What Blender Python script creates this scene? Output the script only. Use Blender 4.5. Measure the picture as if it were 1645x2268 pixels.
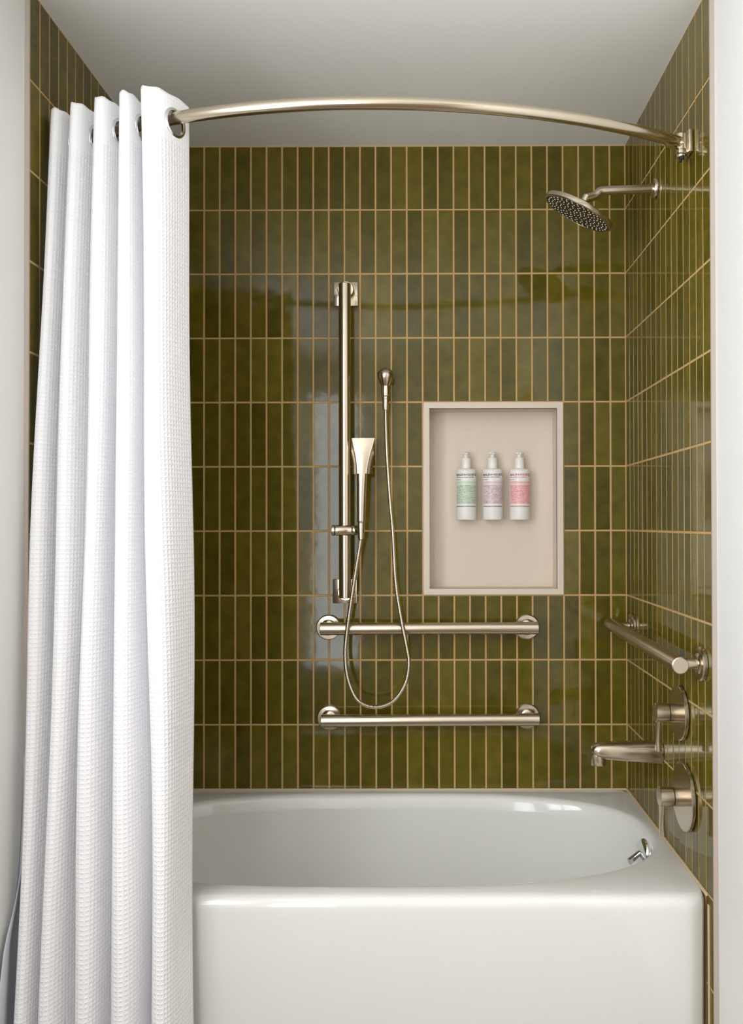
import bpy, bmesh, math, random
from mathutils import Vector, Matrix
import numpy as np

for o in list(bpy.data.objects):
    bpy.data.objects.remove(o, do_unlink=True)
SC = bpy.context.scene
COL = SC.collection
rnd = random.Random(7)

# ------------------------------------------------------------------ camera
PITCH, YAW, ROLL = 0.008856, -0.003161, -0.001848
_r = Vector((math.cos(YAW), -math.sin(YAW), 0))
_f = Vector((math.sin(YAW) * math.cos(PITCH), math.cos(YAW) * math.cos(PITCH), math.sin(PITCH)))
_u = _r.cross(_f)
_r2 = _r * math.cos(ROLL) + _u * math.sin(ROLL)
_u2 = -_r * math.sin(ROLL) + _u * math.cos(ROLL)
cam_data = bpy.data.cameras.new('camera')
cam = bpy.data.objects.new('camera', cam_data)
COL.objects.link(cam)
mw = Matrix((( _r2.x, _u2.x, -_f.x, 0.0053),
             ( _r2.y, _u2.y, -_f.y, -2.7052),
             ( _r2.z, _u2.z, -_f.z, 1.3074),
             (0, 0, 0, 1)))
cam.matrix_world = mw
cam_data.sensor_fit = 'VERTICAL'
cam_data.sensor_height = 36.0
cam_data.sensor_width = 36.0
cam_data.lens = 1870.09 / 2268 * 36.0
cam_data.shift_x = (822.5 - 934.2) / 2268
cam_data.shift_y = (1144.27 - 1134.0) / 2268
cam_data.clip_start = 0.02
SC.camera = cam

# ------------------------------------------------------------------ light
# unseen wide window in the left wall, added for light from that side
WIN = dict(y0=-3.20, y1=-1.50, z0=0.95, z1=2.42, x=-0.898)
# unseen narrow rear window, added to light the curtain and show in the tiles
WIN2 = dict(x0=-0.87, x1=-0.46, z0=0.20, z1=2.30, y=-3.6)
world = bpy.data.worlds.new('world')
SC.world = world
world.use_nodes = True
bg = world.node_tree.nodes['Background']
bg.inputs['Color'].default_value = (0.80, 0.88, 1.0, 1)
bg.inputs['Strength'].default_value = 1.0

def area_light(name, loc, rot, sx, sy, power, color):
    d = bpy.data.lights.new(name, 'AREA')
    d.shape = 'RECTANGLE'
    d.size, d.size_y, d.energy, d.color = sx, sy, power, color
    o = bpy.data.objects.new(name, d)
    o.location = loc
    o.rotation_euler = rot
    COL.objects.link(o)
    return o

area_light('added_left_daylight', (WIN['x'] - 0.13, (WIN['y0'] + WIN['y1']) / 2, (WIN['z0'] + WIN['z1']) / 2),
           (0, math.radians(-90), 0), WIN['z1'] - WIN['z0'], WIN['y1'] - WIN['y0'], 56, (0.95, 0.97, 1.0))  # added lamp giving daylight at the unseen left window

area_light('added_rear_daylight', ((WIN2['x0'] + WIN2['x1']) / 2, WIN2['y'] - 0.11, (WIN2['z0'] + WIN2['z1']) / 2),
           (math.radians(90), 0, 0), WIN2['x1'] - WIN2['x0'], WIN2['z1'] - WIN2['z0'], 16, (0.90, 0.955, 1.0))  # added lamp giving daylight at the unseen rear window

vs = SC.view_settings
vs.view_transform = 'Standard'
vs.look = 'None'
vs.gamma = 1.0
vs.use_curve_mapping = False
vs.exposure = 0.01
try:
    SC.cycles.max_bounces = 8
    SC.cycles.diffuse_bounces = 5
    SC.cycles.glossy_bounces = 5
    SC.cycles.sample_clamp_indirect = 6.0
    SC.cycles.blur_glossy = 0.5
except Exception:
    pass

# ------------------------------------------------------------------ materials
def srgb(r, g, b):
    def c(v):
        v /= 255.0
        return v / 12.92 if v <= 0.04045 else ((v + 0.055) / 1.055) ** 2.4
    return (c(r), c(g), c(b), 1)

def new_mat(name):
    m = bpy.data.materials.new(name)
    m.use_nodes = True
    return m, m.node_tree.nodes, m.node_tree.links, m.node_tree.nodes['Principled BSDF']

def simple(name, col, rough=0.5, metal=0.0, bump=0.0, bscale=200.0, spec=0.5, coat=0.0, var=0.0):
    m, N, L, P = new_mat(name)
    P.inputs['Base Color'].default_value = col
    P.inputs['Roughness'].default_value = rough
    P.inputs['Metallic'].default_value = metal
    P.inputs['Specular IOR Level'].default_value = spec
    P.inputs['Coat Weight'].default_value = coat
    tc = N.new('ShaderNodeTexCoord')
    nz = N.new('ShaderNodeTexNoise')
    nz.inputs['Scale'].default_value = bscale
    nz.inputs['Detail'].default_value = 3
    L.new(tc.outputs['Object'], nz.inputs['Vector'])
    if var > 0:
        mx = N.new('ShaderNodeMix'); mx.data_type = 'RGBA'
        mx.inputs[6].default_value = col
        mx.inputs[7].default_value = tuple(c * (1 - var) for c in col[:3]) + (1,)
        L.new(nz.outputs['Fac'], mx.inputs[0])
        L.new(mx.outputs[2], P.inputs['Base Color'])
    if bump > 0:
        b = N.new('ShaderNodeBump')
        b.inputs['Strength'].default_value = bump
        b.inputs['Distance'].default_value = 0.001
        L.new(nz.outputs['Fac'], b.inputs['Height'])
        L.new(b.outputs['Normal'], P.inputs['Normal'])
    return m

M = {}
M['paint'] = simple('white_wall_paint', srgb(229, 228, 224), 0.62, bump=0.08, bscale=180)
M['ceiling'] = simple('ceiling_paint', srgb(245, 246, 243), 0.7, bump=0.05, bscale=150)
M['floor'] = simple('brown_floor', srgb(130, 100, 68), 0.4, var=0.35, bscale=6)
M['trim'] = simple('edge_trim_paint', srgb(184, 170, 160), 0.5)
M['grout'] = simple('tan_grout', srgb(206, 170, 116), 0.85, bump=0.3, bscale=900, var=0.18)
M['stone'] = simple('pale_niche_stone', srgb(224, 209, 192), 0.42, var=0.06, bscale=140)
M['enamel'] = simple('white_enamel', srgb(231, 230, 225), 0.09, spec=0.5, coat=0.3)
M['nickel'] = simple('brushed_nickel', srgb(205, 192, 172), 0.22, metal=1.0, bump=0.03, bscale=600)
M['nickel_pol'] = simple('polished_nickel', srgb(214, 202, 182), 0.14, metal=1.0)
M['chrome'] = simple('chrome', srgb(222, 224, 226), 0.06, metal=1.0)
M['nozzle'] = simple('pale_rubber_nozzle', srgb(244, 240, 228), 0.5)
M['dark'] = simple('dark_rubber_seam', srgb(30, 28, 24), 0.6)
M['plastic'] = simple('white_bottle_plastic', srgb(240, 238, 232), 0.32)
M['liner'] = simple('grey_liner_fabric', srgb(205, 207, 214), 0.5, bump=0.2, bscale=60)
M['sealant'] = simple('cream_sealant', srgb(216, 196, 164), 0.6)

def tile_mat():
    m, N, L, P = new_mat('olive_glazed_tile')
    tc = N.new('ShaderNodeTexCoord'); oi = N.new('ShaderNodeObjectInfo')
    geo = N.new('ShaderNodeNewGeometry')
    vm = N.new('ShaderNodeVectorMath'); vm.operation = 'ADD'
    sc = N.new('ShaderNodeVectorMath'); sc.operation = 'SCALE'
    cb = N.new('ShaderNodeCombineXYZ')
    L.new(oi.outputs['Random'], cb.inputs[0]); L.new(oi.outputs['Random'], cb.inputs[2])
    L.new(cb.outputs[0], sc.inputs[0]); sc.inputs['Scale'].default_value = 37.0
    L.new(tc.outputs['Object'], vm.inputs[0]); L.new(sc.outputs[0], vm.inputs[1])
    n1 = N.new('ShaderNodeTexNoise'); n1.inputs['Scale'].default_value = 22; n1.inputs['Detail'].default_value = 3
    L.new(vm.outputs[0], n1.inputs['Vector'])
    ramp = N.new('ShaderNodeValToRGB')
    e = ramp.color_ramp.elements
    e[0].position, e[0].color = 0.0, srgb(66, 60, 11)
    e[1].position, e[1].color = 1.0, srgb(121, 106, 35)
    x = e.new(0.5); x.color = srgb(93, 83, 20)
    # per tile base and in-tile mottling of the glaze
    mul = N.new('ShaderNodeMath'); mul.operation = 'MULTIPLY'; mul.inputs[1].default_value = 0.42
    L.new(oi.outputs['Random'], mul.inputs[0])
    add = N.new('ShaderNodeMath'); add.operation = 'MULTIPLY_ADD'; add.inputs[1].default_value = 0.9
    L.new(n1.outputs['Fac'], add.inputs[0]); L.new(mul.outputs[0], add.inputs[2])
    sub = N.new('ShaderNodeMath'); sub.operation = 'SUBTRACT'; sub.inputs[1].default_value = 0.17
    L.new(add.outputs[0], sub.inputs[0])
    L.new(sub.outputs[0], ramp.inputs[0])
    L.new(ramp.outputs[0], P.inputs['Base Color'])
    P.inputs['Roughness'].default_value = 0.07
    P.inputs['Specular IOR Level'].default_value = 0.40
    n2 = N.new('ShaderNodeTexNoise'); n2.inputs['Scale'].default_value = 26; n2.inputs['Detail'].default_value = 1.0
    L.new(vm.outputs[0], n2.inputs['Vector'])
    n3 = N.new('ShaderNodeTexNoise'); n3.inputs['Scale'].default_value = 150; n3.inputs['Detail'].default_value = 1
    L.new(vm.outputs[0], n3.inputs['Vector'])
    ma = N.new('ShaderNodeMath'); ma.operation = 'MULTIPLY_ADD'; ma.inputs[1].default_value = 0.06
    L.new(n3.outputs['Fac'], ma.inputs[0]); L.new(n2.outputs['Fac'], ma.inputs[2])
    b = N.new('ShaderNodeBump'); b.inputs['Strength'].default_value = 0.5; b.inputs['Distance'].default_value = 0.0003
    L.new(ma.outputs[0], b.inputs['Height']); L.new(b.outputs['Normal'], P.inputs['Normal'])
    return m
M['tile'] = tile_mat()

def waffle_mat():
    m, N, L, P = new_mat('white_waffle_cotton')
    uv = N.new('ShaderNodeUVMap'); uv.uv_map = 'fabric'
    sp = N.new('ShaderNodeSeparateXYZ'); L.new(uv.outputs[0], sp.inputs[0])
    def wave(out, cell):
        a = N.new('ShaderNodeMath'); a.operation = 'MULTIPLY'; a.inputs[1].default_value = 2 * math.pi / cell
        L.new(out, a.inputs[0])
        s = N.new('ShaderNodeMath'); s.operation = 'COSINE'; L.new(a.outputs[0], s.inputs[0])
        t = N.new('ShaderNodeMath'); t.operation = 'MULTIPLY_ADD'; t.inputs[1].default_value = 0.5; t.inputs[2].default_value = 0.5
        L.new(s.outputs[0], t.inputs[0])
        q = N.new('ShaderNodeMath'); q.operation = 'POWER'; q.inputs[1].default_value = 2.2
        L.new(t.outputs[0], q.inputs[0])
        return q.outputs[0]
    mx = N.new('ShaderNodeMath'); mx.operation = 'MAXIMUM'
    L.new(wave(sp.outputs[0], 0.0098), mx.inputs[0]); L.new(wave(sp.outputs[1], 0.0098), mx.inputs[1])
    # plain hem band at the top (v is height in metres)
    mr = N.new('ShaderNodeMapRange'); mr.inputs[1].default_value = 2.165; mr.inputs[2].default_value = 2.172
    mr.inputs[3].default_value = 1.0; mr.inputs[4].default_value = 0.25
    L.new(sp.outputs[1], mr.inputs[0])
    hm = N.new('ShaderNodeMath'); hm.operation = 'MULTIPLY'
    L.new(mx.outputs[0], hm.inputs[0]); L.new(mr.outputs[0], hm.inputs[1])
    b = N.new('ShaderNodeBump'); b.inputs['Strength'].default_value = 0.5; b.inputs['Distance'].default_value = 0.0022
    L.new(hm.outputs[0], b.inputs['Height']); L.new(b.outputs['Normal'], P.inputs['Normal'])
    P.inputs['Base Color'].default_value = srgb(249, 248, 250)
    P.inputs['Roughness'].default_value = 0.9
    P.inputs['Specular IOR Level'].default_value = 0.15
    P.inputs['Sheen Weight'].default_value = 0.15
    return m
M['waffle'] = waffle_mat()

def label_mat(name, col):
    m, N, L, P = new_mat(name)
    tc = N.new('ShaderNodeTexCoord')
    mp = N.new('ShaderNodeMapping'); mp.inputs['Scale'].default_value = (900, 900, 520)
    L.new(tc.outputs['Object'], mp.inputs[0])
    nz = N.new('ShaderNodeTexNoise'); nz.inputs['Scale'].default_value = 1.0; nz.inputs['Detail'].default_value = 1
    L.new(mp.outputs[0], nz.inputs['Vector'])
    mx = N.new('ShaderNodeMix'); mx.data_type = 'RGBA'
    mx.inputs[6].default_value = srgb(*col)
    mx.inputs[7].default_value = srgb(*[min(255, c + 42) for c in col])
    L.new(nz.outputs['Fac'], mx.inputs[0]); L.new(mx.outputs[2], P.inputs['Base Color'])
    P.inputs['Roughness'].default_value = 0.4
    return m

# ------------------------------------------------------------------ mesh helpers
class MB:
    def __init__(s): s.v = []; s.f = []
    def add(s, V, F):
        n = len(s.v); s.v += [tuple(p) for p in V]; s.f += [tuple(i + n for i in q) for q in F]
        return s

def box(mb, x0, x1, y0, y1, z0, z1):
    V = [(x0, y0, z0), (x1, y0, z0), (x1, y1, z0), (x0, y1, z0), (x0, y0, z1), (x1, y0, z1), (x1, y1, z1), (x0, y1, z1)]
    F = [(0, 3, 2, 1), (4, 5, 6, 7), (0, 1, 5, 4), (1, 2, 6, 5), (2, 3, 7, 6), (3, 0, 4, 7)]
    return mb.add(V, F)

def rbox(mb, x0, x1, y0, y1, z0, z1, bev, seg=2):
    bm = bmesh.new()
    bmesh.ops.create_cube(bm, size=1)
    for v in bm.verts:
        v.co = Vector(((x0 + x1) / 2 + v.co.x * (x1 - x0), (y0 + y1) / 2 + v.co.y * (y1 - y0), (z0 + z1) / 2 + v.co.z * (z1 - z0)))
    bmesh.ops.bevel(bm, geom=bm.edges[:], offset=bev, segments=seg, profile=0.5, affect='EDGES')
    bm.verts.index_update()
    mb.add([v.co[:] for v in bm.verts], [tuple(v.index for v in f.verts) for f in bm.faces])
    bm.free()
    return mb

def basis(axis):
    a = Vector(axis).normalized()
    t = Vector((0, 0, 1)) if abs(a.z) < 0.9 else Vector((0, 1, 0))
    e1 = t.cross(a).normalized(); e2 = a.cross(e1)
    return a, e1, e2

def lathe(mb, prof, org, axis, seg=40, cap0=True, cap1=True):
    a, e1, e2 = basis(axis); org = Vector(org)
    V, F = [], []
    for r, h in prof:
        for k in range(seg):
            t = 2 * math.pi * k / seg
            V.append(org + a * h + e1 * (r * math.cos(t)) + e2 * (r * math.sin(t)))
    n = len(prof)
    for i in range(n - 1):
        for k in range(seg):
            k2 = (k + 1) % seg
            F.append((i * seg + k, i * seg + k2, (i + 1) * seg + k2, (i + 1) * seg + k))
    if cap0: F.append(tuple(reversed(range(seg))))
    if cap1: F.append(tuple((n - 1) * seg + k for k in range(seg)))
    return mb.add(V, F)

def cr(pts, n):
    """dense Catmull-Rom through pts"""
    P = [Vector(p) for p in pts]
    P = [P[0] * 2 - P[1]] + P + [P[-1] * 2 - P[-2]]
    out = []
    for i in range(1, len(P) - 2):
        for k in range(n):
            t = k / n
            a, b, c, d = P[i - 1], P[i], P[i + 1], P[i + 2]
            out.append(0.5 * ((2 * b) + (c - a) * t + (2 * a - 5 * b + 4 * c - d) * t * t + (3 * b - a - 3 * c + d) * t ** 3))
    out.append(P[-2].copy())
    return out

def sweep(mb, path, sect, up=(0, 1, 0), cap=True):
    """path points; sect(i)-> list of (a,b) offsets along side / up-ish vectors"""
    path = [Vector(p) for p in path]; up = Vector(up)
    V, F = [], []; m = None
    for i, p in enumerate(path):
        t = (path[min(i + 1, len(path) - 1)] - path[max(i - 1, 0)]).normalized()
        s = up.cross(t)
        s = s.normalized() if s.length > 1e-6 else Vector((1, 0, 0))
        w = t.cross(s)
        S = sect(i); m = len(S)
        for a, b in S: V.append(p + s * a + w * b)
    n = len(path)
    for i in range(n - 1):
        for k in range(m):
            k2 = (k + 1) % m
            F.append((i * m + k, i * m + k2, (i + 1) * m + k2, (i + 1) * m + k))
    if cap:
        F.append(tuple(reversed(range(m)))); F.append(tuple((n - 1) * m + k for k in range(m)))
    return mb.add(V, F)

def circ(r, n=24):
    return [(r * math.cos(2 * math.pi * k / n), r * math.sin(2 * math.pi * k / n)) for k in range(n)]

def sq(a, b, n=32, e=4.0):
    o = []
    for k in range(n):
        t = 2 * math.pi * k / n; c, s = math.cos(t), math.sin(t)
        o.append((a * math.copysign(abs(c) ** (2 / e), c), b * math.copysign(abs(s) ** (2 / e), s)))
    return o

LOC = {}
def mesh_from(V, F, mat, smooth=True, angle=35, off=(0, 0, 0)):
    me = bpy.data.meshes.new('m')
    ox, oy, oz = off
    me.from_pydata([(v[0] - ox, v[1] - oy, v[2] - oz) for v in V], [], F)
    me.materials.append(mat)
    bm = bmesh.new(); bm.from_mesh(me)
    bmesh.ops.recalc_face_normals(bm, faces=bm.faces[:])
    bm.to_mesh(me); bm.free()
    if smooth:
        me.polygons.foreach_set('use_smooth', [True] * len(me.polygons))
        me.set_sharp_from_angle(angle=math.radians(angle))
    me.update()
    return me

def thing(name, loc, label, cat, group=None):
    o = bpy.data.objects.new(name, None)
    o.empty_display_size = 0.03
    o.location = loc; COL.objects.link(o)
    o['label'] = label; o['category'] = cat
    if group: o['group'] = group
    LOC[o] = tuple(loc)
    return o

def part(name, mb, mat, parent, smooth=True, angle=35, label=None):
    off = LOC.get(parent, (0, 0, 0)) if parent else (0, 0, 0)
    me = mesh_from(mb.v, mb.f, mat, smooth, angle, off)
    me.name = name
    o = bpy.data.objects.new(name, me); COL.objects.link(o)
    if parent: o.parent = parent
    LOC[o] = off
    if label: o['label'] = label
    return o

def struct(name, mb, mat, label, cat='wall', smooth=False):
    o = part(name, mb, mat, None, smooth)
    o['kind'] = 'structure'; o['label'] = label; o['category'] = cat
    return o

# ------------------------------------------------------------------ dimensions (metres)
PX, PZ = 0.0501, 0.2065           # tile pitch
GR = 0.0054                        # joint width
XR, XL = 0.651, 0.651 - 1.5385     # right / left alcove walls (tile faces)
ZC = 2.525                         # ceiling
RIM = 0.46                         # tub rim
YF = -16 * PX - 0.002              # front end of the tiled side walls
TT = 0.0008                        # tile stands proud of the grout
RX0, RX1, RY0 = XL - 0.0105, XR + 0.0105, -3.6

# ------------------------------------------------------------------ room shell
NX0, NX1, NZ0, NZ1 = XR - 13 * PX, XR - 4 * PX, ZC - 7 * PZ, ZC - 4 * PZ   # niche opening in the tiling
mb = MB()
g = TT
box(mb, XL - 0.1, NX0 + 0.002, g, 0.14, 0, ZC); box(mb, NX1 - 0.002, XR + 0.1, g, 0.14, 0, ZC)
box(mb, NX0 + 0.002, NX1 - 0.002, g, 0.14, 0, NZ0 + 0.002); box(mb, NX0 + 0.002, NX1 - 0.002, g, 0.14, NZ1 - 0.002, ZC)
wall_back = struct('wall_back', mb, M['grout'], 'back wall of the tub alcove, tan grout behind olive tiles')
wall_right = struct('wall_right', box(MB(), XR + TT, XR + 0.12, YF, 0.0, 0, ZC), M['grout'], 'right side wall of the tub alcove carrying valves and spout')
wall_left = struct('wall_left', box(MB(), XL - 0.12, XL - TT, YF, 0.0, 0, ZC), M['grout'], 'left side wall of the tub alcove behind the curtain')
struct('ceiling', box(MB(), RX0 - 0.1, RX1 + 0.1, RY0 - 0.1, 0.14, ZC, ZC + 0.1), M['ceiling'], 'plain off white ceiling over tub and room', 'ceiling')
struct('floor', box(MB(), RX0 - 0.1, RX1 + 0.1, RY0 - 0.1, 0.14, -0.1, 0), M['floor'], 'brown floor of the bathroom', 'floor')
TW = 0.0105
mb = MB(); box(mb, XR, XR + TW + 0.001, YF - 0.0025, YF + 0.003, 0, ZC)
struct('trim_1', mb, M['trim'], 'narrow edge strip ending the tiles of the right wall', 'trim')
mb = MB(); box(mb, XL - TW - 0.001, XL, YF - 0.0025, YF + 0.003, 0, ZC)
struct('trim_2', mb, M['trim'], 'narrow edge strip ending the tiles of the left wall', 'trim')
struct('wall_room_right', box(MB(), RX1, RX1 + 0.12, RY0, YF + 0.003, 0, ZC), M['paint'], 'white painted wall running on from the right tiled wall')
mb = MB(); w = WIN
box(mb, RX0 - 0.12, RX0, w['y1'], YF + 0.003, 0, ZC); box(mb, RX0 - 0.12, RX0, RY0, w['y0'], 0, ZC)
box(mb, RX0 - 0.12, RX0, w['y0'], w['y1'], 0, w['z0']); box(mb, RX0 - 0.12, RX0, w['y0'], w['y1'], w['z1'], ZC)
struct('wall_room_left', mb, M['paint'], 'white painted wall running on from the left tiled wall')
struct('added_panel_1', box(MB(), RX1 - 0.035, RX1, RY0 + 0.1, -2.45, 0, 2.15), M['floor'], 'unseen brown wooden panel added on the right wall to cut bounced light', 'added_panel')  # unseen dark panel, added to weaken the bounce from the right wall
mb = MB(); w2 = WIN2
box(mb, RX0 - 0.12, w2['x0'], RY0 - 0.1, RY0, 0, ZC); box(mb, w2['x1'], RX1 + 0.12, RY0 - 0.1, RY0, 0, ZC)
box(mb, w2['x0'], w2['x1'], RY0 - 0.1, RY0, 0, w2['z0']); box(mb, w2['x0'], w2['x1'], RY0 - 0.1, RY0, w2['z1'], ZC)
struct('wall_rear', mb, M['paint'], 'white rear wall of the bathroom with an opening for the added narrow window')
mb = MB(); t = 0.05
for (a, b, c, d) in ((w['y0'], w['y0'] + t, w['z0'], w['z1']), (w['y1'] - t, w['y1'], w['z0'], w['z1']),
                     (w['y0'] + t, w['y1'] - t, w['z0'], w['z0'] + t), (w['y0'] + t, w['y1'] - t, w['z1'] - t, w['z1']),
                     ((w['y0'] + w['y1']) / 2 - 0.025, (w['y0'] + w['y1']) / 2 + 0.025, w['z0'] + t, w['z1'] - t)):
    box(mb, RX0 - 0.07, RX0 - 0.02, a, b, c, d)
struct('added_window_1', mb, M['paint'], 'white frame of the unseen wide window added for light from the left', 'window')

mb = MB()
for (a, b, c, d) in ((w2['x0'], w2['x0'] + 0.04, w2['z0'], w2['z1']), (w2['x1'] - 0.04, w2['x1'], w2['z0'], w2['z1']),
                     (w2['x0'] + 0.04, w2['x1'] - 0.04, w2['z0'], w2['z0'] + 0.04), (w2['x0'] + 0.04, w2['x1'] - 0.04, w2['z1'] - 0.04, w2['z1'])):
    box(mb, a, b, RY0 - 0.06, RY0 - 0.01, c, d)
struct('added_window_2', mb, M['paint'], 'white frame of the unseen narrow window added behind the viewer for light', 'window')

# ------------------------------------------------------------------ tiles
def tile_mesh(wd, ht):
    mb = MB(); d, b = 0.006, 0.0008
    x, z = wd / 2, ht / 2
    rings = [(x, z, d), (x, z, b), (x - b * 0.35, z - b * 0.35, b * 0.3), (x - b, z - b, 0.0)]
    V = []
    for a, c, y in rings: V += [(-a, y, -c), (a, y, -c), (a, y, c), (-a, y, c)]
    F = []
    for i in range(3):
        for k in range(4):
            F.append((i * 4 + k, i * 4 + (k + 1) % 4, (i + 1) * 4 + (k + 1) % 4, (i + 1) * 4 + k))
    F.append((12, 13, 14, 15))
    mb.add(V, F)
    me = mesh_from(mb.v, mb.f, M['tile'], True, 9)
    me.name = 'tile'
    return me
TM = {}
def tile(parent, loc, rz, wd, ht):
    k = (round(wd, 4), round(ht, 4))
    if k not in TM: TM[k] = tile_mesh(*k)
    o = bpy.data.objects.new('tile', TM[k])
    o.location = loc
    s = 0.0022
    o.rotation_euler = (rnd.gauss(0, s * 0.35), 0, rz + rnd.gauss(0, s))
    COL.objects.link(o); o.parent = parent
    return o

TWD, THT = PX - GR, PZ - GR
for j in range(10):
    zc = ZC - (j + 0.5) * PZ + (0.0 if j else -0.0008)
    for i in range(31):
        x1, x0 = XR - i * PX, max(XR - (i + 1) * PX, XL)
        if x1 - x0 < 0.012: continue
        if 4 <= i < 13 and 4 <= j < 7: continue
        tile(wall_back, ((x0 + x1) / 2, rnd.uniform(-0.0003, 0.0002), zc), 0, (x1 - x0) - GR, THT)
for side in (1, -1):
    par = wall_right if side > 0 else wall_left
    xx = XR if side > 0 else XL
    for j in range(13):
        top = ZC - j * PZ; bot = max(top - PZ, 0.0)
        for i in range(16):
            if j >= 10 and i < 15: continue
            yc = -(i + 0.5) * PX
            tile(par, (xx + side * rnd.uniform(-0.0002, 0.0003), yc, (top + bot) / 2), -side * math.pi / 2, TWD, (top - bot) - GR)
# the leftmost sealant bead round the tub edge
# ------------------------------------------------------------------ niche (part of the back wall)
ND = 0.092
fx0, fx1, fz0, fz1 = NX0 + 0.0026, NX1 - 0.0026, NZ0 + 0.0026, NZ1 - 0.0026
ft = 0.0185
ix0, ix1, iz0, iz1 = fx0 + ft, fx1 - ft, fz0 + ft, fz1 - ft
mb = MB()
box(mb, ix0 - 0.008, ix0, 0.004, ND, iz0, iz1); box(mb, ix1, ix1 + 0.008, 0.004, ND, iz0, iz1)
box(mb, ix0 - 0.008, ix1 + 0.008, 0.004, ND, iz0 - 0.008, iz0); box(mb, ix0 - 0.008, ix1 + 0.008, 0.004, ND, iz1, iz1 + 0.008)
box(mb, ix0 - 0.008, ix1 + 0.008, ND, ND + 0.01, iz0 - 0.008, iz1 + 0.008)
niche = part('niche', mb, M['stone'], wall_back, False)
def mitre(a, b, c, d):
    mb = MB(); y0, y1 = -0.0085, 0.012
    V = [(p[0], y0, p[1]) for p in (a, b, c, d)] + [(p[0], y1, p[1]) for p in (a, b, c, d)]
    mb.add(V, [(0, 1, 2, 3), (7, 6, 5, 4)] + [(i, (i + 1) % 4, 4 + (i + 1) % 4, 4 + i) for i in range(4)])
    return mb
for q in (((fx0, fz0), (fx1, fz0), (ix1, iz0), (ix0, iz0)), ((fx1, fz0), (fx1, fz1), (ix1, iz1), (ix1, iz0)),
          ((fx1, fz1), (fx0, fz1), (ix0, iz1), (ix1, iz1)), ((fx0, fz1), (fx0, fz0), (ix0, iz0), (ix0, iz1))):
    part('niche_frame', mitre(*q), M['stone'], niche, False)

# ------------------------------------------------------------------ bathtub
TX0, TX1, TY0, TY1 = XL + 0.003, XR - 0.003, -0.779, -0.003
TCX, TCY = (TX0 + TX1) / 2, -0.383
NT = 192
def rect_ring(x0, x1, y0, y1, z, rad=0.004):
    out = []
    for k in range(NT):
        t = 2 * math.pi * k / NT
        c, s = math.cos(t), math.sin(t)
        m_ = (abs(c) ** 40 + abs(s) ** 40) ** (1 / 40)
        u, v = c / m_, s / m_
        out.append((x0 + (u + 1) / 2 * (x1 - x0), y0 + (v + 1) / 2 * (y1 - y0), z))
    return out
def oval(sx, sy, z, dx=0.0, grow=0.0):
    out = []
    for k in range(NT):
        t = 2 * math.pi * k / NT
        c, s = math.cos(t), math.sin(t)
        n = 2.55 if s < 0 else 2.9
        if c < 0: n = 3.0
        a = (0.735 if c > 0 else 0.70) * sx + grow
        b = (0.333 if s > 0 else 0.334) * sy + grow
        out.append((TCX + dx + a * math.copysign(abs(c) ** (2 / n), c), TCY + b * math.copysign(abs(s) ** (2 / n), s), z))
    return out
rings = [rect_ring(TX0, TX1, TY0 + 0.006, TY1, 0.0), rect_ring(TX0, TX1, TY0 + 0.004, TY1, 0.20), rect_ring(TX0, TX1, TY0, TY1, RIM - 0.045)]
R0 = 0.026
for k in range(0, 8):
    a = k / 7 * math.pi / 2
    i_ = R0 * (1 - math.cos(a))
    rings.append(rect_ring(TX0 + i_ * 0.12, TX1 - i_ * 0.12, TY0 + i_, TY1 - i_ * 0.1, RIM - 0.001 - R0 + R0 * math.sin(a)))
rings.append(rect_ring(TX0 + 0.008, TX1 - 0.008, TY0 + 0.036, TY1 - 0.006, RIM))
rings += [oval(1, 1, RIM, 0, 0.012), oval(1, 1, RIM - 0.0012, 0, 0.005), oval(1, 1, RIM - 0.006, 0, -0.002),
          oval(1, 1, RIM - 0.016, 0, -0.008), oval(0.985, 0.965, RIM - 0.05), oval(0.965, 0.93, RIM - 0.12, -0.002),
          oval(0.93, 0.88, RIM - 0.22, 0.004), oval(0.89, 0.83, RIM - 0.29, 0.008), oval(0.84, 0.76, RIM - 0.335, 0.012),
          oval(0.76, 0.66, RIM - 0.358, 0.014), oval(0.5, 0.4, RIM - 0.366, 0.014), oval(0.15, 0.12, RIM - 0.37, 0.014)]
mb = MB(); V, F = [], []
for r_ in rings: V += r_
for i in range(len(rings) - 1):
    for k in range(NT):
        k2 = (k + 1) % NT
        F.append((i * NT + k, i * NT + k2, (i + 1) * NT + k2, (i + 1) * NT + k))
F.append(tuple((len(rings) - 1) * NT + k for k in range(NT)))
mb.add(V, F)
tub = thing('bathtub', (TCX, TCY, 0), 'white enamelled alcove bathtub with flat apron and oval basin', 'bathtub')
part('shell', mb, M['enamel'], tub, True, 50)
# sealant bead round the tub
mb = MB()
box(mb, XL + 0.001, XR - 0.001, -0.0045, -0.0005, RIM - 0.002, RIM + 0.0035)
box(mb, XR - 0.0045, XR - 0.0005, -0.765, -0.0005, RIM - 0.004, RIM + 0.0035)
box(mb, XL + 0.0005, XL + 0.0045, -0.765, -0.0005, RIM - 0.004, RIM + 0.0035)
box(mb, XR - 0.003, XR - 0.0005, -0.778, -0.770, 0.0, RIM - 0.02)
part('sealant', mb, M['sealant'], tub, False)
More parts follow.
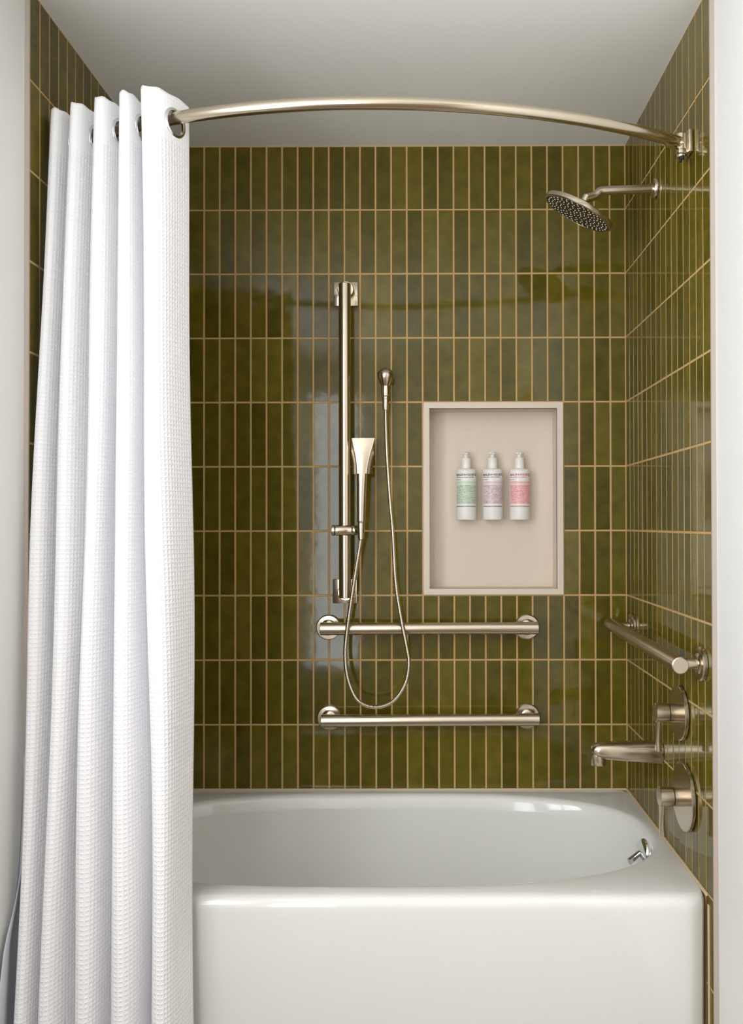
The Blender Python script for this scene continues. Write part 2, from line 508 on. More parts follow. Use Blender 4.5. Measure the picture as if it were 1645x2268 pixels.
# overflow plate
oc = Vector((0.600, -0.390, 0.410)); oa = Vector((-0.95, -0.16, 0.26)).normalized()
mb = MB(); lathe(mb, [(0.036, -0.01), (0.036, 0.004), (0.033, 0.0075), (0.026, 0.0095), (0.012, 0.0105), (0.002, 0.0106)], oc, oa, 40)
ov = part('overflow_plate', mb, M['chrome'], tub, True, 30, 'chrome overflow plate')
mb = MB(); lathe(mb, [(0.006, 0.008), (0.006, 0.014), (0.004, 0.017)], oc + Vector((0, 0, -0.004)), oa, 20)
p0 = oc + oa * 0.013 + Vector((0, -0.002, -0.004))
sweep(mb, [p0, p0 + Vector((-0.016, -0.010, -0.008)), p0 + Vector((-0.031, -0.020, -0.015))], lambda i: sq(0.0045 + 0.0006 * i, 0.006 + 0.0012 * i, 16, 5), (0, 0, 1))
part('trip_lever', mb, M['chrome'], ov, True, 40)

# ------------------------------------------------------------------ curtain rod
RC, RR, RY, RZ = TCX, 1.496, -0.865, 2.2298
def rod_y(x): return RY + (RR - math.sqrt(RR * RR - (x - RC) ** 2))
rod = thing('curtain_rod', (TCX, rod_y(TCX), RZ), 'bowed brushed nickel shower curtain rod spanning the alcove', 'curtain rod')
xs = np.linspace(XL + 0.035, XR - 0.035, 60)
mb = MB(); sweep(mb, [(x, rod_y(x), RZ) for x in xs], lambda i: circ(0.0139, 28), (0, 0, 1))
part('rod', mb, M['nickel'], rod)
for s in (1, -1):
    xw = XR if s > 0 else XL
    ye = rod_y(XR - 0.03)
    t = Vector((-s, (rod_y(XR - 0.06) - rod_y(XR - 0.03)) / 0.03, 0)).normalized()
    e = Vector((xw - s * 0.026, ye + 0.006, RZ))
    mb = MB(); lathe(mb, [(0.0150, 0.0), (0.0158, 0.004), (0.0158, 0.046), (0.0142, 0.048)], e, t, 32)
    part('sleeve', mb, M['nickel_pol'], rod)
    mb = MB()
    xa, xb = sorted((xw - s * 0.0005, xw - s * 0.012)); rbox(mb, xa, xb, ye - 0.020, ye + 0.026, RZ - 0.030, RZ + 0.024, 0.0025)
    xa, xb = sorted((xw - s * 0.010, xw - s * 0.034)); rbox(mb, xa, xb, ye - 0.012, ye + 0.022, RZ - 0.031, RZ - 0.018, 0.003)
    lathe(mb, [(0.0125, -0.036), (0.0125, 0.020), (0.011, 0.022)], (xw - s * 0.022, ye + 0.005, RZ), (0, 0, 1), 28)
    part('wall_bracket', mb, M['nickel_pol'], rod)
    mb = MB()
    for dy in (-0.004, 0.012): lathe(mb, [(0.004, -0.043), (0.004, -0.034)], (xw - s * 0.022, ye + dy, RZ), (0, 0, 1), 14)
    part('set_screw', mb, M['dark'], rod)

# ------------------------------------------------------------------ shower curtain
ZTOP, ZBOT = RZ + 0.049, 0.03
# plan-view extremes of the pleats: (x at top, depth from rod at top, x at bottom, y at bottom)
EX = [(-0.880, 0.000, -0.884, -0.862),
      (-0.856, -0.078, -0.856, -0.930), (-0.826, 0.036, -0.830, -0.832),
      (-0.800, -0.074, -0.795, -0.938), (-0.762, 0.036, -0.758, -0.832),
      (-0.733, -0.068, -0.717, -0.946), (-0.694, 0.036, -0.680, -0.832),
      (-0.668, -0.066, -0.632, -0.950), (-0.640, 0.036, -0.592, -0.832),
      (-0.612, -0.066, -0.540, -0.945), (-0.541, 0.052, -0.506, -0.822)]
def curtain_section(w_):
    """w_: 0 at the top, 1 at the floor -> dense list of plan points"""
    pts = []
    for xt, dt, xb, yb in EX:
        yt = rod_y(xt) + dt
        e = w_ ** 0.9
        pts.append(((1 - e) * xt + e * xb, (1 - e) * yt + e * yb))
    out = []
    K = 44
    for i in range(len(pts) - 1):
        (xa, ya), (xb, yb) = pts[i], pts[i + 1]
        for k in range(K + (1 if i == len(pts) - 2 else 0)):
            t = k / K
            # broad rounded noses towards the room, narrow valleys behind
            up = yb < ya
            q = t if up else 1 - t
            s = math.sin(math.pi / 2 * q) ** 0.9
            s = s if up else 1 - s
            bul = 0.006 * math.sin(math.pi * q) * q
            x = xa + (xb - xa) * t + (-bul if up else bul)
            out.append((x, ya + (yb - ya) * s))
    return out
NV = 330
zs = [ZTOP + (ZBOT - ZTOP) * (k / NV) for k in range(NV + 1)]
secs = []
for k, z in enumerate(zs):
    w_ = (ZTOP - z) / (ZTOP - ZBOT)
    S = curtain_section(w_)
    q = []
    for i, (x, y) in enumerate(S):
        amp = min(1.0, w_ * 2.2)
        x += amp * 0.0035 * math.sin(3.1 * w_ * 3 + i * 0.021) + amp * 0.0016 * math.sin(11 * w_ + i * 0.05)
        y += amp * 0.004 * math.sin(2.3 * w_ * 4 + i * 0.033)
        q.append((x, y))
    secs.append(q)
ref = secs[NV // 2]
U = [0.0]
for a, b in zip(ref[:-1], ref[1:]): U.append(U[-1] + math.hypot(b[0] - a[0], b[1] - a[1]))
NU = len(U)
# grommet centres: where each pass crosses the rod
S0 = curtain_section((ZTOP - RZ) / (ZTOP - ZBOT))
cross = []
for i in range(NU - 1):
    d0 = S0[i][1] - rod_y(S0[i][0]); d1 = S0[i + 1][1] - rod_y(S0[i + 1][0])
    if d0 * d1 < 0 and i > 10: cross.append(i)
GRZ = RZ - 0.0125
GI, GO = 0.0262, 0.0335
def arc_top(i, j):
    a, b = min(i, j), max(i, j); s = 0.0
    for k in range(a, b): s += math.hypot(S0[k + 1][0] - S0[k][0], S0[k + 1][1] - S0[k][1])
    return s
near = {}
for c in cross:
    for i in range(max(0, c - 30), min(NU, c + 30)):
        near.setdefault(i, []).append(arc_top(i, c))
V, F, UVc = [], [], []
for k, z in enumerate(zs):
    for i in range(NU):
        zz = z
        if k == 0: zz = z + 0.0015 * math.sin(i * 0.31)
        V.append((secs[k][i][0], secs[k][i][1], zz))
for k in range(NV):
    for i in range(NU - 1):
        zc = (zs[k] + zs[k + 1]) / 2
        if zc > GRZ - 0.05 and any(math.hypot(d, zc - GRZ) < GI + 0.002 for d in near.get(i, ())): continue
        F.append((k * NU + i, k * NU + i + 1, (k + 1) * NU + i + 1, (k + 1) * NU + i))
curtain = thing('shower_curtain', (-0.69, -0.86, 0.03), 'white waffle weave shower curtain gathered in pleats at the left of the tub', 'curtain')
off = LOC[curtain]
me = bpy.data.meshes.new('fabric')
me.from_pydata([(v[0] - off[0], v[1] - off[1], v[2] - off[2]) for v in V], [], F)
me.materials.append(M['waffle'])
uvl = me.uv_layers.new(name='fabric')
li = np.zeros(len(me.loops), dtype=np.int32); me.loops.foreach_get('vertex_index', li)
Ua = np.array(U); Za = np.array(zs)
uvs = np.stack([Ua[li % NU], Za[li // NU]], -1).astype(np.float32)
uvl.data.foreach_set('uv', uvs.ravel())
me.polygons.foreach_set('use_smooth', [True] * len(me.polygons))
me.update()
fab = bpy.data.objects.new('fabric', me); COL.objects.link(fab); fab.parent = curtain
LOC[fab] = off
sol = fab.modifiers.new('thickness', 'SOLIDIFY'); sol.thickness = 0.0014; sol.offset = 0
for c in cross:
    p = Vector((S0[c][0], S0[c][1], GRZ))
    a, b = S0[max(0, c - 3)], S0[min(NU - 1, c + 3)]
    t = Vector((b[0] - a[0], b[1] - a[1], 0)).normalized()
    nrm = Vector((t.y, -t.x, 0))
    mb = MB()
    prof = [(GI, -0.003), (GI + 0.0012, -0.0042), (GO - 0.001, -0.0030), (GO, -0.0012), (GO, 0.0012), (GO - 0.001, 0.0030), (GI + 0.0012, 0.0042), (GI, 0.003), (GI, -0.003)]
    lathe(mb, prof, p, nrm, 40, False, False)
    part('grommet', mb, M['chrome'], curtain, True, 50, 'chrome grommet ring')
# liner hanging behind the curtain, its lower edge swung out to the left
V, F = [], []
zl = np.linspace(2.20, 0.06, 70)
for z in zl:
    front = np.interp(z, [0.06, 0.25, 0.415, 0.475, 0.55, 0.7, 1.2, 2.2], [-0.985, -0.95, -0.912, -0.872, -0.84, -0.815, -0.80, -0.70])
    back = np.interp(z, [0.06, 1.2, 2.2], [-0.81, -0.79, -0.66])
    for k in range(25):
        t = k / 24
        V.append((XL - 0.0035 + 0.006 * math.sin(t * 7 + z * 2.0) + (0.004 if z > 0.8 else 0.0), front + (back - front) * t, z))
for i in range(len(zl) - 1):
    for k in range(24):
        F.append((i * 25 + k, i * 25 + k + 1, (i + 1) * 25 + k + 1, (i + 1) * 25 + k))
mb = MB(); mb.add(V, F)
ln = part('curtain_liner', mb, M['liner'], None, True, 80)
ln['label'] = 'smooth grey liner peeking out behind the lower left of the white curtain'; ln['category'] = 'liner'
s_ = ln.modifiers.new('thickness', 'SOLIDIFY'); s_.thickness = 0.0008

# ------------------------------------------------------------------ grab bars
def flange(mb, c, axis, r=0.040):
    lathe(mb, [(r, 0.0), (r, 0.007), (r - 0.003, 0.0098), (r * 0.64, 0.0105), (r * 0.625, 0.0095), (r * 0.61, 0.0105), (r * 0.45, 0.0135), (0.0135, 0.0145)], c, axis, 48)
def grab_bar(loc, ends, flanges, axis, label, rad=0.0197):
    g_ = thing('grab_bar', loc, label, 'grab bar', 'brushed nickel grab bars')
    a, b = Vector(ends[0]), Vector(ends[1]); d = (b - a).normalized(); L_ = (b - a).length
    mb = MB(); lathe(mb, [(rad - 0.002, 0), (rad, 0.0016), (rad, L_ - 0.0016), (rad - 0.002, L_)], a, d, 40)
    part('bar', mb, M['nickel'], g_)
    for fl in flanges:
        mb = MB(); flange(mb, fl, axis); part('flange', mb, M['nickel'], g_)
        q = Vector(fl); ax = Vector(axis)
        mb = MB(); lathe(mb, [(0.0135, 0.010), (0.0135, 0.050)], q, ax, 28)
        part('post', mb, M['nickel'], g_)
    return g_
FY = -0.0012
grab_bar((0.02, 0, 0.9805), ((-0.3223, -0.058, 0.9800), (0.3607, -0.058, 0.9815)), ((-0.302, FY, 0.9782), (0.331, FY, 0.9790)), (0, -1, 0),
         'upper long nickel grab bar on the back wall, under the niche')
grab_bar((0.02, 0, 0.693), ((-0.3197, -0.058, 0.6922), (0.3626, -0.058, 0.6955)), ((-0.2993, FY, 0.6900), (0.3315, FY, 0.6940)), (0, -1, 0),
         'lower long nickel grab bar on the back wall, just above the tub')
grab_bar((XR, -0.41, 0.985), ((0.591, -0.030, 0.9905), (0.591, -0.766, 0.9815)), ((XR - 0.0012, -0.0834, 0.9900), (XR - 0.0012, -0.7376, 0.9820)), (-1, 0, 0),
         'nickel grab bar on the right wall above the valves', 0.0197)

# ------------------------------------------------------------------ slide bar
SX, SY = -0.2434, -0.070
sb = thing('slide_bar', (SX, 0, 1.57), 'vertical brushed nickel slide bar with square wall plates', 'slide bar')
mb = MB(); lathe(mb, [(0.0165, 0), (0.019, 0.002), (0.019, 0.982), (0.0165, 0.984)], (SX, SY, 1.0768), (0, 0, 1), 40)
part('bar', mb, M['nickel'], sb)
for zc, xo in ((2.0444, -0.2459), (1.0936, -0.2498)):
    mb = MB(); rbox(mb, xo - 0.0385, xo + 0.0385, -0.0105, -0.0006, zc - 0.0385, zc + 0.0385, 0.0022)
    part('wall_plate', mb, M['nickel_pol'], sb)
    mb = MB(); lathe(mb, [(0.026, 0.0), (0.026, 0.048), (0.024, 0.0535)], (SX + 0.002, -0.0104, zc), (0, -1, 0), 40)
    part('post', mb, M['nickel_pol'], sb)
ZS = 1.2885
mb = MB(); lathe(mb, [(0.0195, -0.015), (0.0235, -0.0135), (0.0235, 0.0135), (0.0195, 0.015)], (SX, SY, ZS), (0, 0, 1), 36)
lathe(mb, [(0.0150, 0.0), (0.0165, 0.0015), (0.0165, 0.048), (0.0155, 0.0495), (0.0155, 0.0505), (0.0165, 0.052), (0.0165, 0.0585), (0.0100, 0.060)], (SX - 0.0275, SY - 0.014, ZS), (1, 0, 0), 32)
sl = part('slider', mb, M['nickel_pol'], sb)
mb = MB(); lathe(mb, [(0.0135, 0.0), (0.0168, 0.002), (0.0168, 0.0085), (0.0150, 0.010)], (SX - 0.0400, SY - 0.014, ZS), (1, 0, 0), 32)
part('knob', mb, M['nickel_pol'], sl)
mb = MB()
HX, HY = -0.1915, -0.0985
sweep(mb, [(SX + 0.024, SY - 0.016, ZS), (SX + 0.036, SY - 0.020, ZS - 0.001), (HX, HY, ZS - 0.003)], lambda i: sq((0.0085, 0.0080, 0.0078)[i], (0.0115, 0.0098, 0.0085)[i], 20, 3), (0, 0, 1))
lathe(mb, [(0.0085, -0.029), (0.0105, -0.027), (0.0128, 0.006), (0.0115, 0.007)], (HX, HY, ZS), (0, 0, 1), 28)
part('holder', mb, M['nickel_pol'], sl)

# ------------------------------------------------------------------ hand shower
hs = thing('hand_shower', (HX, HY, 1.30), 'brushed nickel hand shower with flat square head held on the slide bar', 'hand shower')
# sections: z, x centre, y centre, half width, half depth, exponent
SEC = [(1.485, -0.1874, -0.096, 0.0150, 0.0120, 2.6), (1.470, -0.1880, -0.0985, 0.0165, 0.0135, 2.6), (1.455, -0.1884, -0.1000, 0.0168, 0.0142, 2.5), (1.430, -0.1890, -0.1000, 0.0163, 0.0146, 2.3), (1.380, -0.1900, -0.100, 0.0156, 0.0146, 2.2),
       (1.335, -0.1908, -0.099, 0.0147, 0.0140, 2.1), (1.3135, -0.1912, -0.0988, 0.0145, 0.0138, 2.1), (1.3120, -0.1912, -0.0988, 0.0136, 0.0130, 2.1)]
def dense_sections(S, n):
    S = np.array(S); t = np.arange(len(S)); tt = np.linspace(0, len(S) - 1, (len(S) - 1) * n + 1)
    return np.stack([np.interp(tt, t, S[:, k]) for k in range(S.shape[1])], -1)
V, F = [], []; ns = 40
DS = dense_sections(SEC, 3)
for z, x, y, a, b, e in DS:
    for p, q in sq(a, b, ns, e): V.append((x + p, y + q, z))
for i in range(len(DS) - 1):
    for k in range(ns): F.append((i * ns + k, i * ns + (k + 1) % ns, (i + 1) * ns + (k + 1) % ns, (i + 1) * ns + k))
F.append(tuple(range(ns))); F.append(tuple(reversed([(len(DS) - 1) * ns + k for k in range(ns)])))
mb = MB(); mb.add(V, F)
part('body', mb, M['nickel'], hs, True, 45)
mb = MB(); V, F = [], []
# full-width plate behind, front ridge narrowing from the top edge down to the handle
HSEC = [(1.5738, -0.1846, 0.0364, 0.0362, -0.0975), (1.555, -0.1850, 0.0360, 0.0318, -0.1015), (1.535, -0.1856, 0.0354, 0.0268, -0.1050),
        (1.515, -0.1863, 0.0346, 0.0222, -0.1075), (1.495, -0.1871, 0.0338, 0.0188, -0.1095), (1.478, -0.1878, 0.0330, 0.0170, -0.1110), (1.463, -0.1885, 0.0324, 0.0160, -0.1125)]
for z, x, bw, fw, yf in HSEC:
    xb = x - 0.0005
    V += [(xb - bw, -0.080, z), (xb - bw, -0.0885, z), (x - fw - (bw - fw) * 0.25, -0.0885 + (yf + 0.0885) * 0.42, z), (x - fw, yf + 0.0012, z), (x - fw * 0.85, yf, z),
          (x + fw * 0.85, yf, z), (x + fw, yf + 0.0012, z), (x + fw + (bw - fw) * 0.25, -0.0885 + (yf + 0.0885) * 0.42, z), (xb + bw, -0.0885, z), (xb + bw, -0.080, z)]
n10 = 10
for i in range(len(HSEC) - 1):
    for k in range(n10):
        F.append((i * n10 + k, i * n10 + (k + 1) % n10, (i + 1) * n10 + (k + 1) % n10, (i + 1) * n10 + k))
F.append(tuple(range(n10))); F.append(tuple(reversed([(len(HSEC) - 1) * n10 + k for k in range(n10)])))
mb.add(V, F)
head = part('spray_head', mb, M['nickel'], hs, True, 40)
mb = MB(); box(mb, -0.214, -0.160, -0.0795, -0.0775, 1.470, 1.565)
part('spray_face', mb, M['dark'], head, False)
mb = MB(); lathe(mb, [(0.0120, 0), (0.0120, 0.018), (0.0108, 0.019)], (HX, HY, 1.2935), (0, 0, 1), 32)
part('collar', mb, M['nickel_pol'], hs)

# ------------------------------------------------------------------ wall outlet
WX, WY = -0.1168, -0.052
wo = thing('shower_outlet', (WX, 0, 1.77), 'egg shaped nickel wall outlet feeding the shower hose', 'shower outlet')
mb = MB()
egg = []
for k in range(19):
    t = k / 18
    z = 1.799 - t * 0.0585
    r_ = 0.0268 * math.sqrt(max(0.0, 1 - ((z - 1.7745) / 0.0247) ** 2)) if z > 1.7745 else 0.0268 - (0.0268 - 0.0128) * ((1.7745 - z) / 0.034) ** 1.45
    egg.append((max(r_, 0.0006), z - 1.77))
lathe(mb, egg, (WX, WY, 1.77), (0, 0, 1), 40)
part('body', mb, M['nickel'], wo)
mb = MB(); lathe(mb, [(0.025, 0.0), (0.025, 0.006), (0.020, 0.010), (0.017, 0.016), (0.017, 0.046)], (WX, FY, 1.772), (0, -1, 0), 36)
part('wall_post', mb, M['nickel'], wo)
mb = MB(); lathe(mb, [(0.0118, 0.0), (0.0140, 0.002), (0.0148, 0.016), (0.0136, 0.033)], (WX, WY, 1.7085), (0, 0, 1), 32)
part('nut', mb, M['nickel_pol'], wo)

# ------------------------------------------------------------------ hose
hz = thing('shower_hose', (-0.13, -0.09, 0.742), 'ribbed metal shower hose hanging in a loop over the grab bar', 'hose')
ctrl = [(WX, WY, 1.672), (WX + 0.001, -0.054, 1.62), (-0.1125, -0.062, 1.5323), (-0.1035, -0.072, 1.3925), (-0.0938, -0.081, 1.2808), (-0.0848, -0.089, 1.1274),
        (-0.068, -0.0915, 1.0159), (-0.0518, -0.0905, 0.9323), (-0.0445, -0.089, 0.8766), (-0.0557, -0.088, 0.814), (-0.0935, -0.088, 0.7598),
        (-0.1492, -0.089, 0.7418), (-0.2022, -0.089, 0.7627), (-0.2327, -0.090, 0.8281), (-0.2410, -0.091, 0.9047), (-0.2340, -0.093, 0.9882),
        (-0.2157, -0.096, 1.1136), (-0.1985, -0.098, 1.220), (HX - 0.0005, HY, 1.2600)]
cp = cr(ctrl, 24)
# resample evenly
Ls = [0.0]
for a, b in zip(cp[:-1], cp[1:]): Ls.append(Ls[-1] + (b - a).length)
tot = Ls[-1]; pitch = 0.0042; ring = 3
nn = int(tot / pitch) * ring
ev = np.linspace(0, tot, nn + 1)
arr = np.array([p[:] for p in cp])
path = np.stack([np.interp(ev, Ls, arr[:, k]) for k in range(3)], -1)
mb = MB(); sweep(mb, [tuple(p) for p in path], lambda i: circ(0.0066 if i % ring else 0.0054, 12), (0, 1, 0.001))
part('flexible_tube', mb, M['nickel_pol'], hz, True, 80)
mb = MB(); lathe(mb, [(0.0085, 0.0), (0.0095, 0.002), (0.0112, 0.034), (0.0108, 0.036), (0.0128, 0.037), (0.0128, 0.0435), (0.0118, 0.045)], (WX, WY, 1.6645), (0, 0, 1), 28)
part('ferrule', mb, M['nickel_pol'], hz)

# ------------------------------------------------------------------ shower head
sh = thing('overhead_shower', (XR, -0.3632, 2.239), 'round nickel rain shower head on an angled arm from the right wall', 'shower head')
mb = MB(); lathe(mb, [(0.028, 0.0), (0.028, 0.005), (0.0255, 0.009), (0.0150, 0.0125)], (XR - 0.0012, -0.3632, 2.239), (-1, 0, 0), 40)
part('flange', mb, M['nickel'], sh)
n_ = Vector((-0.465, 0.150, -0.8797)).normalized()
hc = Vector((0.4352, -0.3632, 2.1755))
je = hc - n_ * 0.036
pth = cr([(XR - 0.008, -0.3632, 2.2388), (0.58, -0.3632, 2.2362), (0.52, -0.3632, 2.2341), (0.4985, -0.3632, 2.2330)], 6) + \
      cr([(0.4945, -0.3632, 2.2315), (0.4895, -0.3632, 2.2275), (0.478, -0.3632, 2.2185), tuple(je + Vector((0.003, 0, 0.003)))], 6)
mb = MB(); sweep(mb, pth, lambda i: circ(0.0122, 28), (0, 1, 0)); part('arm', mb, M['nickel'], sh)
mb = MB(); lathe(mb, [(0.0108, -0.012), (0.0108, 0.004), (0.0090, 0.005), (0.0090, 0.010), (0.0125, 0.014), (0.0150, 0.022), (0.0165, 0.030)], je, n_, 32)
part('ball_joint', mb, M['nickel_pol'], sh)
mb = MB(); lathe(mb, [(0.012, -0.0115), (0.050, -0.0105), (0.095, -0.0085), (0.1015, -0.006), (0.1025, -0.003), (0.1025, 0.0055), (0.1010, 0.0075), (0.0975, 0.0078), (0.0965, 0.0060)], hc, n_, 72)
disc = part('head_disc', mb, M['nickel'], sh, True, 30)
mb = MB(); lathe(mb, [(0.0966, 0.0058), (0.0966, 0.0066), (0.05, 0.0068), (0.001, 0.0068)], hc, n_, 64)
M['face'] = simple('dark_nickel_face', srgb(92, 85, 68), 0.4, metal=1.0)
fc = part('spray_face', mb, M['face'], disc, True, 30)
a_, e1, e2 = basis(n_)
mb = MB()
rings_n = [(0.012, 6), (0.026, 10), (0.040, 14), (0.053, 20), (0.066, 24), (0.078, 28), (0.089, 34)]
for rr_, cnt in rings_n:
    for k in range(cnt):
        t = 2 * math.pi * (k + (cnt % 3) * 0.21) / cnt
        lathe(mb, [(0.0019, 0.0062), (0.0018, 0.0076), (0.0009, 0.0082)], hc + e1 * rr_ * math.cos(t) + e2 * rr_ * math.sin(t), n_, 6)
nz = part('nozzles', mb, M['nozzle'], disc, True, 60); nz['kind'] = 'stuff'

# ------------------------------------------------------------------ tub spout
sp = thing('tub_spout', (XR, -0.388, 0.681), 'brushed nickel tub spout with downturned tip below the upper valve', 'spout')
SPS = [(XR - 0.0012, .7145, .6525, .0285), (.60, .7135, .6565, .0272), (.55, .7120, .6600, .0260), (.51, .7100, .6635, .0250), (.485, .7088, .6655, .0242),
       (.474, .7072, .6675, .0225), (.466, .7035, .6710, .0195), (.461, .6985, .6760, .0150), (.4585, .6920, .6820, .0080)]
V, F = [], []; ns = 40
for x, zt, zb, hw in SPS:
    for p, q in sq(hw, (zt - zb) / 2, ns, 2.7): V.append((x, -0.388 + p, (zt + zb) / 2 + q))
for i in range(len(SPS) - 1):
    for k in range(ns): F.append((i * ns + k, i * ns + (k + 1) % ns, (i + 1) * ns + (k + 1) % ns, (i + 1) * ns + k))
F.append(tuple(range(ns))); F.append(tuple(reversed([(len(SPS) - 1) * ns + k for k in range(ns)])))
mb = MB(); mb.add(V, F)
OT = [(0.6985, 0.0100), (0.6960, 0.0150), (0.6920, 0.0182), (0.6860, 0.0200), (0.6760, 0.0206), (0.6510, 0.0206), (0.6490, 0.0198)]
V, F = [], []
for z, a_ in OT:
    for p, q in sq(a_, a_ * 1.02, ns, 2.7): V.append((0.4782 + p, -0.388 + q, z))
for i in range(len(OT) - 1):
    for k in range(ns): F.append((i * ns + k, i * ns + (k + 1) % ns, (i + 1) * ns + (k + 1) % ns, (i + 1) * ns + k))
F.append(tuple(range(ns))); F.append(tuple(reversed([(len(OT) - 1) * ns + k for k in range(ns)])))
mb.add(V, F)
part('body', mb, M['nickel'], sp, True, 45)
mb = MB(); lathe(mb, [(0.0125, 0), (0.0125, 0.002)], (0.4750, -0.388, 0.6472), (0, 0, 1), 24)
part('aerator', mb, M['dark'], sp)

# ------------------------------------------------------------------ valves
def valve(y, z, R_, label):
    v_ = thing('shower_valve', (XR, y, z), label, 'valve', 'round valve trims on the right wall')
    c = (XR - 0.0012, y, z); ax = (-1, 0, 0)
    mb = MB(); lathe(mb, [(R_ - 0.003, 0.0), (R_ - 0.003, 0.0025)], c, ax, 64); part('gasket', mb, M['dark'], v_)
    mb = MB(); lathe(mb, [(R_, 0.0025), (R_, 0.0095), (R_ - 0.0018, 0.0112), (0.026, 0.0118)], c, ax, 72); part('plate', mb, M['nickel'], v_)
    mb = MB(); lathe(mb, [(0.0240, 0.010), (0.0240, 0.0325), (0.0225, 0.0332)], c, ax, 44); part('hub', mb, M['nickel'], v_)
    mb = MB(); lathe(mb, [(0.0215, 0.0330), (0.0215, 0.0350)], c, ax, 36); part('seam', mb, M['dark'], v_)
    mb = MB(); lathe(mb, [(0.0225, 0.0346), (0.0240, 0.0353), (0.0240, 0.0660), (0.0228, 0.0672)], c, ax, 44)
    hd = part('handle', mb, M['nickel'], v_)
    mb = MB()
    x0 = XR - 0.0600
    sweep(mb, [(x0, y, z - 0.006), (x0, y, z - 0.026), (x0 - 0.0005, y, z - 0.050), (x0 - 0.001, y, z - 0.075), (x0 + 0.0005, y, z - 0.0965)],
          lambda i: sq((0.0068, 0.0068, 0.0062, 0.0066, 0.0076)[i], (0.0165, 0.0130, 0.0085, 0.0080, 0.0082)[i], 24, 4), (0, 1, 0))
    part('lever', mb, M['nickel'], hd, True, 45)
valve(-0.577, 0.8329, 0.0685, 'upper smaller round nickel valve trim with lever, above the spout')
valve(-0.612, 0.6340, 0.0830, 'lower larger round nickel valve trim with lever, near the tub rim')

# ------------------------------------------------------------------ bottles in the niche
def bend_text(body, size, r, zc, xoff, width):
    cu = bpy.data.curves.new('txt', 'FONT'); cu.body = body; cu.size = 1.0; cu.resolution_u = 2; cu.offset = 0.028
    o = bpy.data.objects.new('txt', cu); COL.objects.link(o)
    dg = bpy.context.evaluated_depsgraph_get()
    me = bpy.data.meshes.new_from_object(o.evaluated_get(dg))
    V = [tuple(v.co) for v in me.vertices]; F = [tuple(p.vertices) for p in me.polygons]
    bpy.data.objects.remove(o, do_unlink=True); bpy.data.curves.remove(cu); bpy.data.meshes.remove(me)
    if not V: return [], []
    mx = max(v[0] for v in V); mn = min(v[0] for v in V)
    s = width / (mx - mn); h = max(v[1] for v in V)
    out = []
    for x, y, z in V:
        th = (xoff + (x - mn) * s) / r
        out.append((r * math.sin(th), -r * math.cos(th), zc + y * size / h))
    return out, F
BR = 0.0330
def arc_patch(mb, x0, x1, z0, z1, r, c):
    n = max(1, int((x1 - x0) / 0.004))
    V, F = [], []
    for k in range(n + 1):
        th = (x0 + (x1 - x0) * k / n) / r
        V += [(c[0] + r * math.sin(th), c[1] - r * math.cos(th), z0), (c[0] + r * math.sin(th), c[1] - r * math.cos(th), z1)]
    for k in range(n): F.append((2 * k, 2 * k + 2, 2 * k + 3, 2 * k + 1))
    mb.add(V, F)
BZ = 1.3205
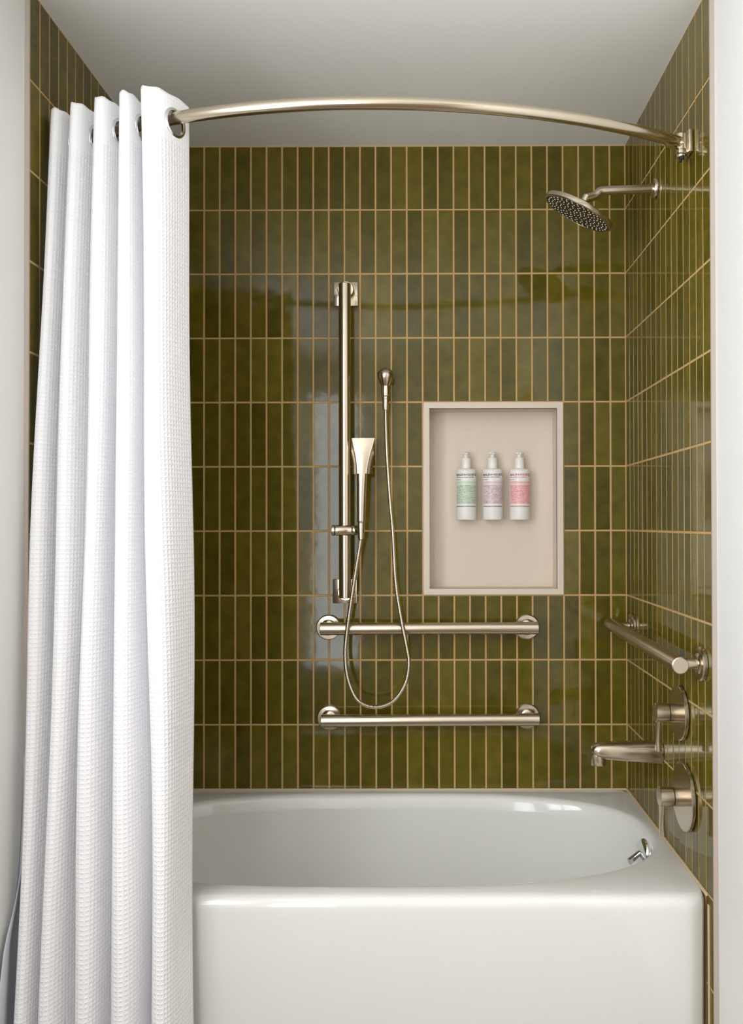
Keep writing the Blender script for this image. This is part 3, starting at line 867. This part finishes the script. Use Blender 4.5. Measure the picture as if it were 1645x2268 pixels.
def bottle(x, label, ink, block):
    by = 0.0555
    b_ = thing('pump_bottle', (x, by, BZ), label, 'bottle', 'pump bottles in the niche')
    c = (x, by, BZ)
    mb = MB(); lathe(mb, [(0.0295, 0.0), (0.0322, 0.0012), (BR, 0.004), (BR, 0.158), (0.0322, 0.1625), (0.0295, 0.1652), (0.0200, 0.1672), (0.0150, 0.1680)], c, (0, 0, 1), 48)
    part('body', mb, M['plastic'], b_)
    mb = MB(); lathe(mb, [(0.0152, 0.1675), (0.0157, 0.169), (0.0152, 0.2005), (0.0138, 0.2025), (0.0078, 0.2030)], c, (0, 0, 1), 32)
    part('cap', mb, M['plastic'], b_)
    mb = MB(); lathe(mb, [(0.0068, 0.2020), (0.0068, 0.2135), (0.0075, 0.2140), (0.0130, 0.2150), (0.0135, 0.2180), (0.0115, 0.2215), (0.0030, 0.2225)], c, (0, 0, 1), 28)
    sweep(mb, [(x, by, BZ + 0.2180), (x, by - 0.020, BZ + 0.2178), (x, by - 0.031, BZ + 0.2150)], lambda i: sq(0.0050 - 0.0008 * i, 0.0036 - 0.0004 * i, 16, 3), (0, 0, 1))
    part('pump', mb, M['plastic'], b_)
    mb = MB(); rbox(mb, x - 0.012, x + 0.012, by + 0.030, ND, BZ + 0.03, BZ + 0.12, 0.002)
    part('bracket', mb, M['plastic'], b_)
    zp = lambda py: 1.3205 + (1152 - py) * 0.001465 - BZ      # label rows, heights on the bottle
    r = BR + 0.00025
    mb = MB(); w0, w1 = -0.040, 0.042
    arc_patch(mb, w0, w1, BZ + zp(1072), BZ + zp(1066.5), r, (x, by)); arc_patch(mb, w0, w1, BZ + zp(1116.5), BZ + zp(1073.8), r, (x, by))
    part('printed_label', mb, block, b_, True, 80)
    V, F = bend_text('MALIN+GOETZ', 0.0068, r, BZ + zp(1054.2), -0.040, 0.082)
    mb = MB(); mb.add([(v[0] + x, v[1] + by, v[2]) for v in V], F)
    part('lettering', mb, ink, b_, False)
    rr = random.Random(int(x * 1e4)); mb = MB()
    for py, h, wx, mn, mxw in ((1058.2, 0.0022, 0.020, 0.002, 0.006), (1063.4, 0.0017, -0.022, 0.0015, 0.004), (1122.6, 0.0026, 0.034, 0.0018, 0.005)):
        xx = -0.040
        while xx < wx:
            ww = rr.uniform(mn, mxw); arc_patch(mb, xx, xx + ww, BZ + zp(py), BZ + zp(py) + h, r + 0.00005, (x, by)); xx += ww + 0.0012
    for q in range(16):
        py = 1077 + q * 2.5; xx = -0.038
        while xx < 0.036:
            ww = rr.uniform(0.003, 0.009); arc_patch(mb, xx, xx + ww, BZ + zp(py), BZ + zp(py) + 0.0011, r + 0.00005, (x, by)); xx += ww + 0.0022
    part('fine_print', mb, ink, b_, False)
def ink(n, c): return simple(n, srgb(*c), 0.5)
bottle(0.1410, 'white pump bottle with a pale green printed label', ink('green_ink', (70, 84, 66)), label_mat('green_label', (184, 200, 178)))
bottle(0.2275, 'white pump bottle with a mauve printed label', ink('plum_ink', (110, 66, 74)), label_mat('mauve_label', (206, 184, 184)))
bottle(0.3155, 'white pump bottle with a bright pink printed label', ink('crimson_ink', (196, 66, 84)), label_mat('pink_label', (230, 166, 168)))
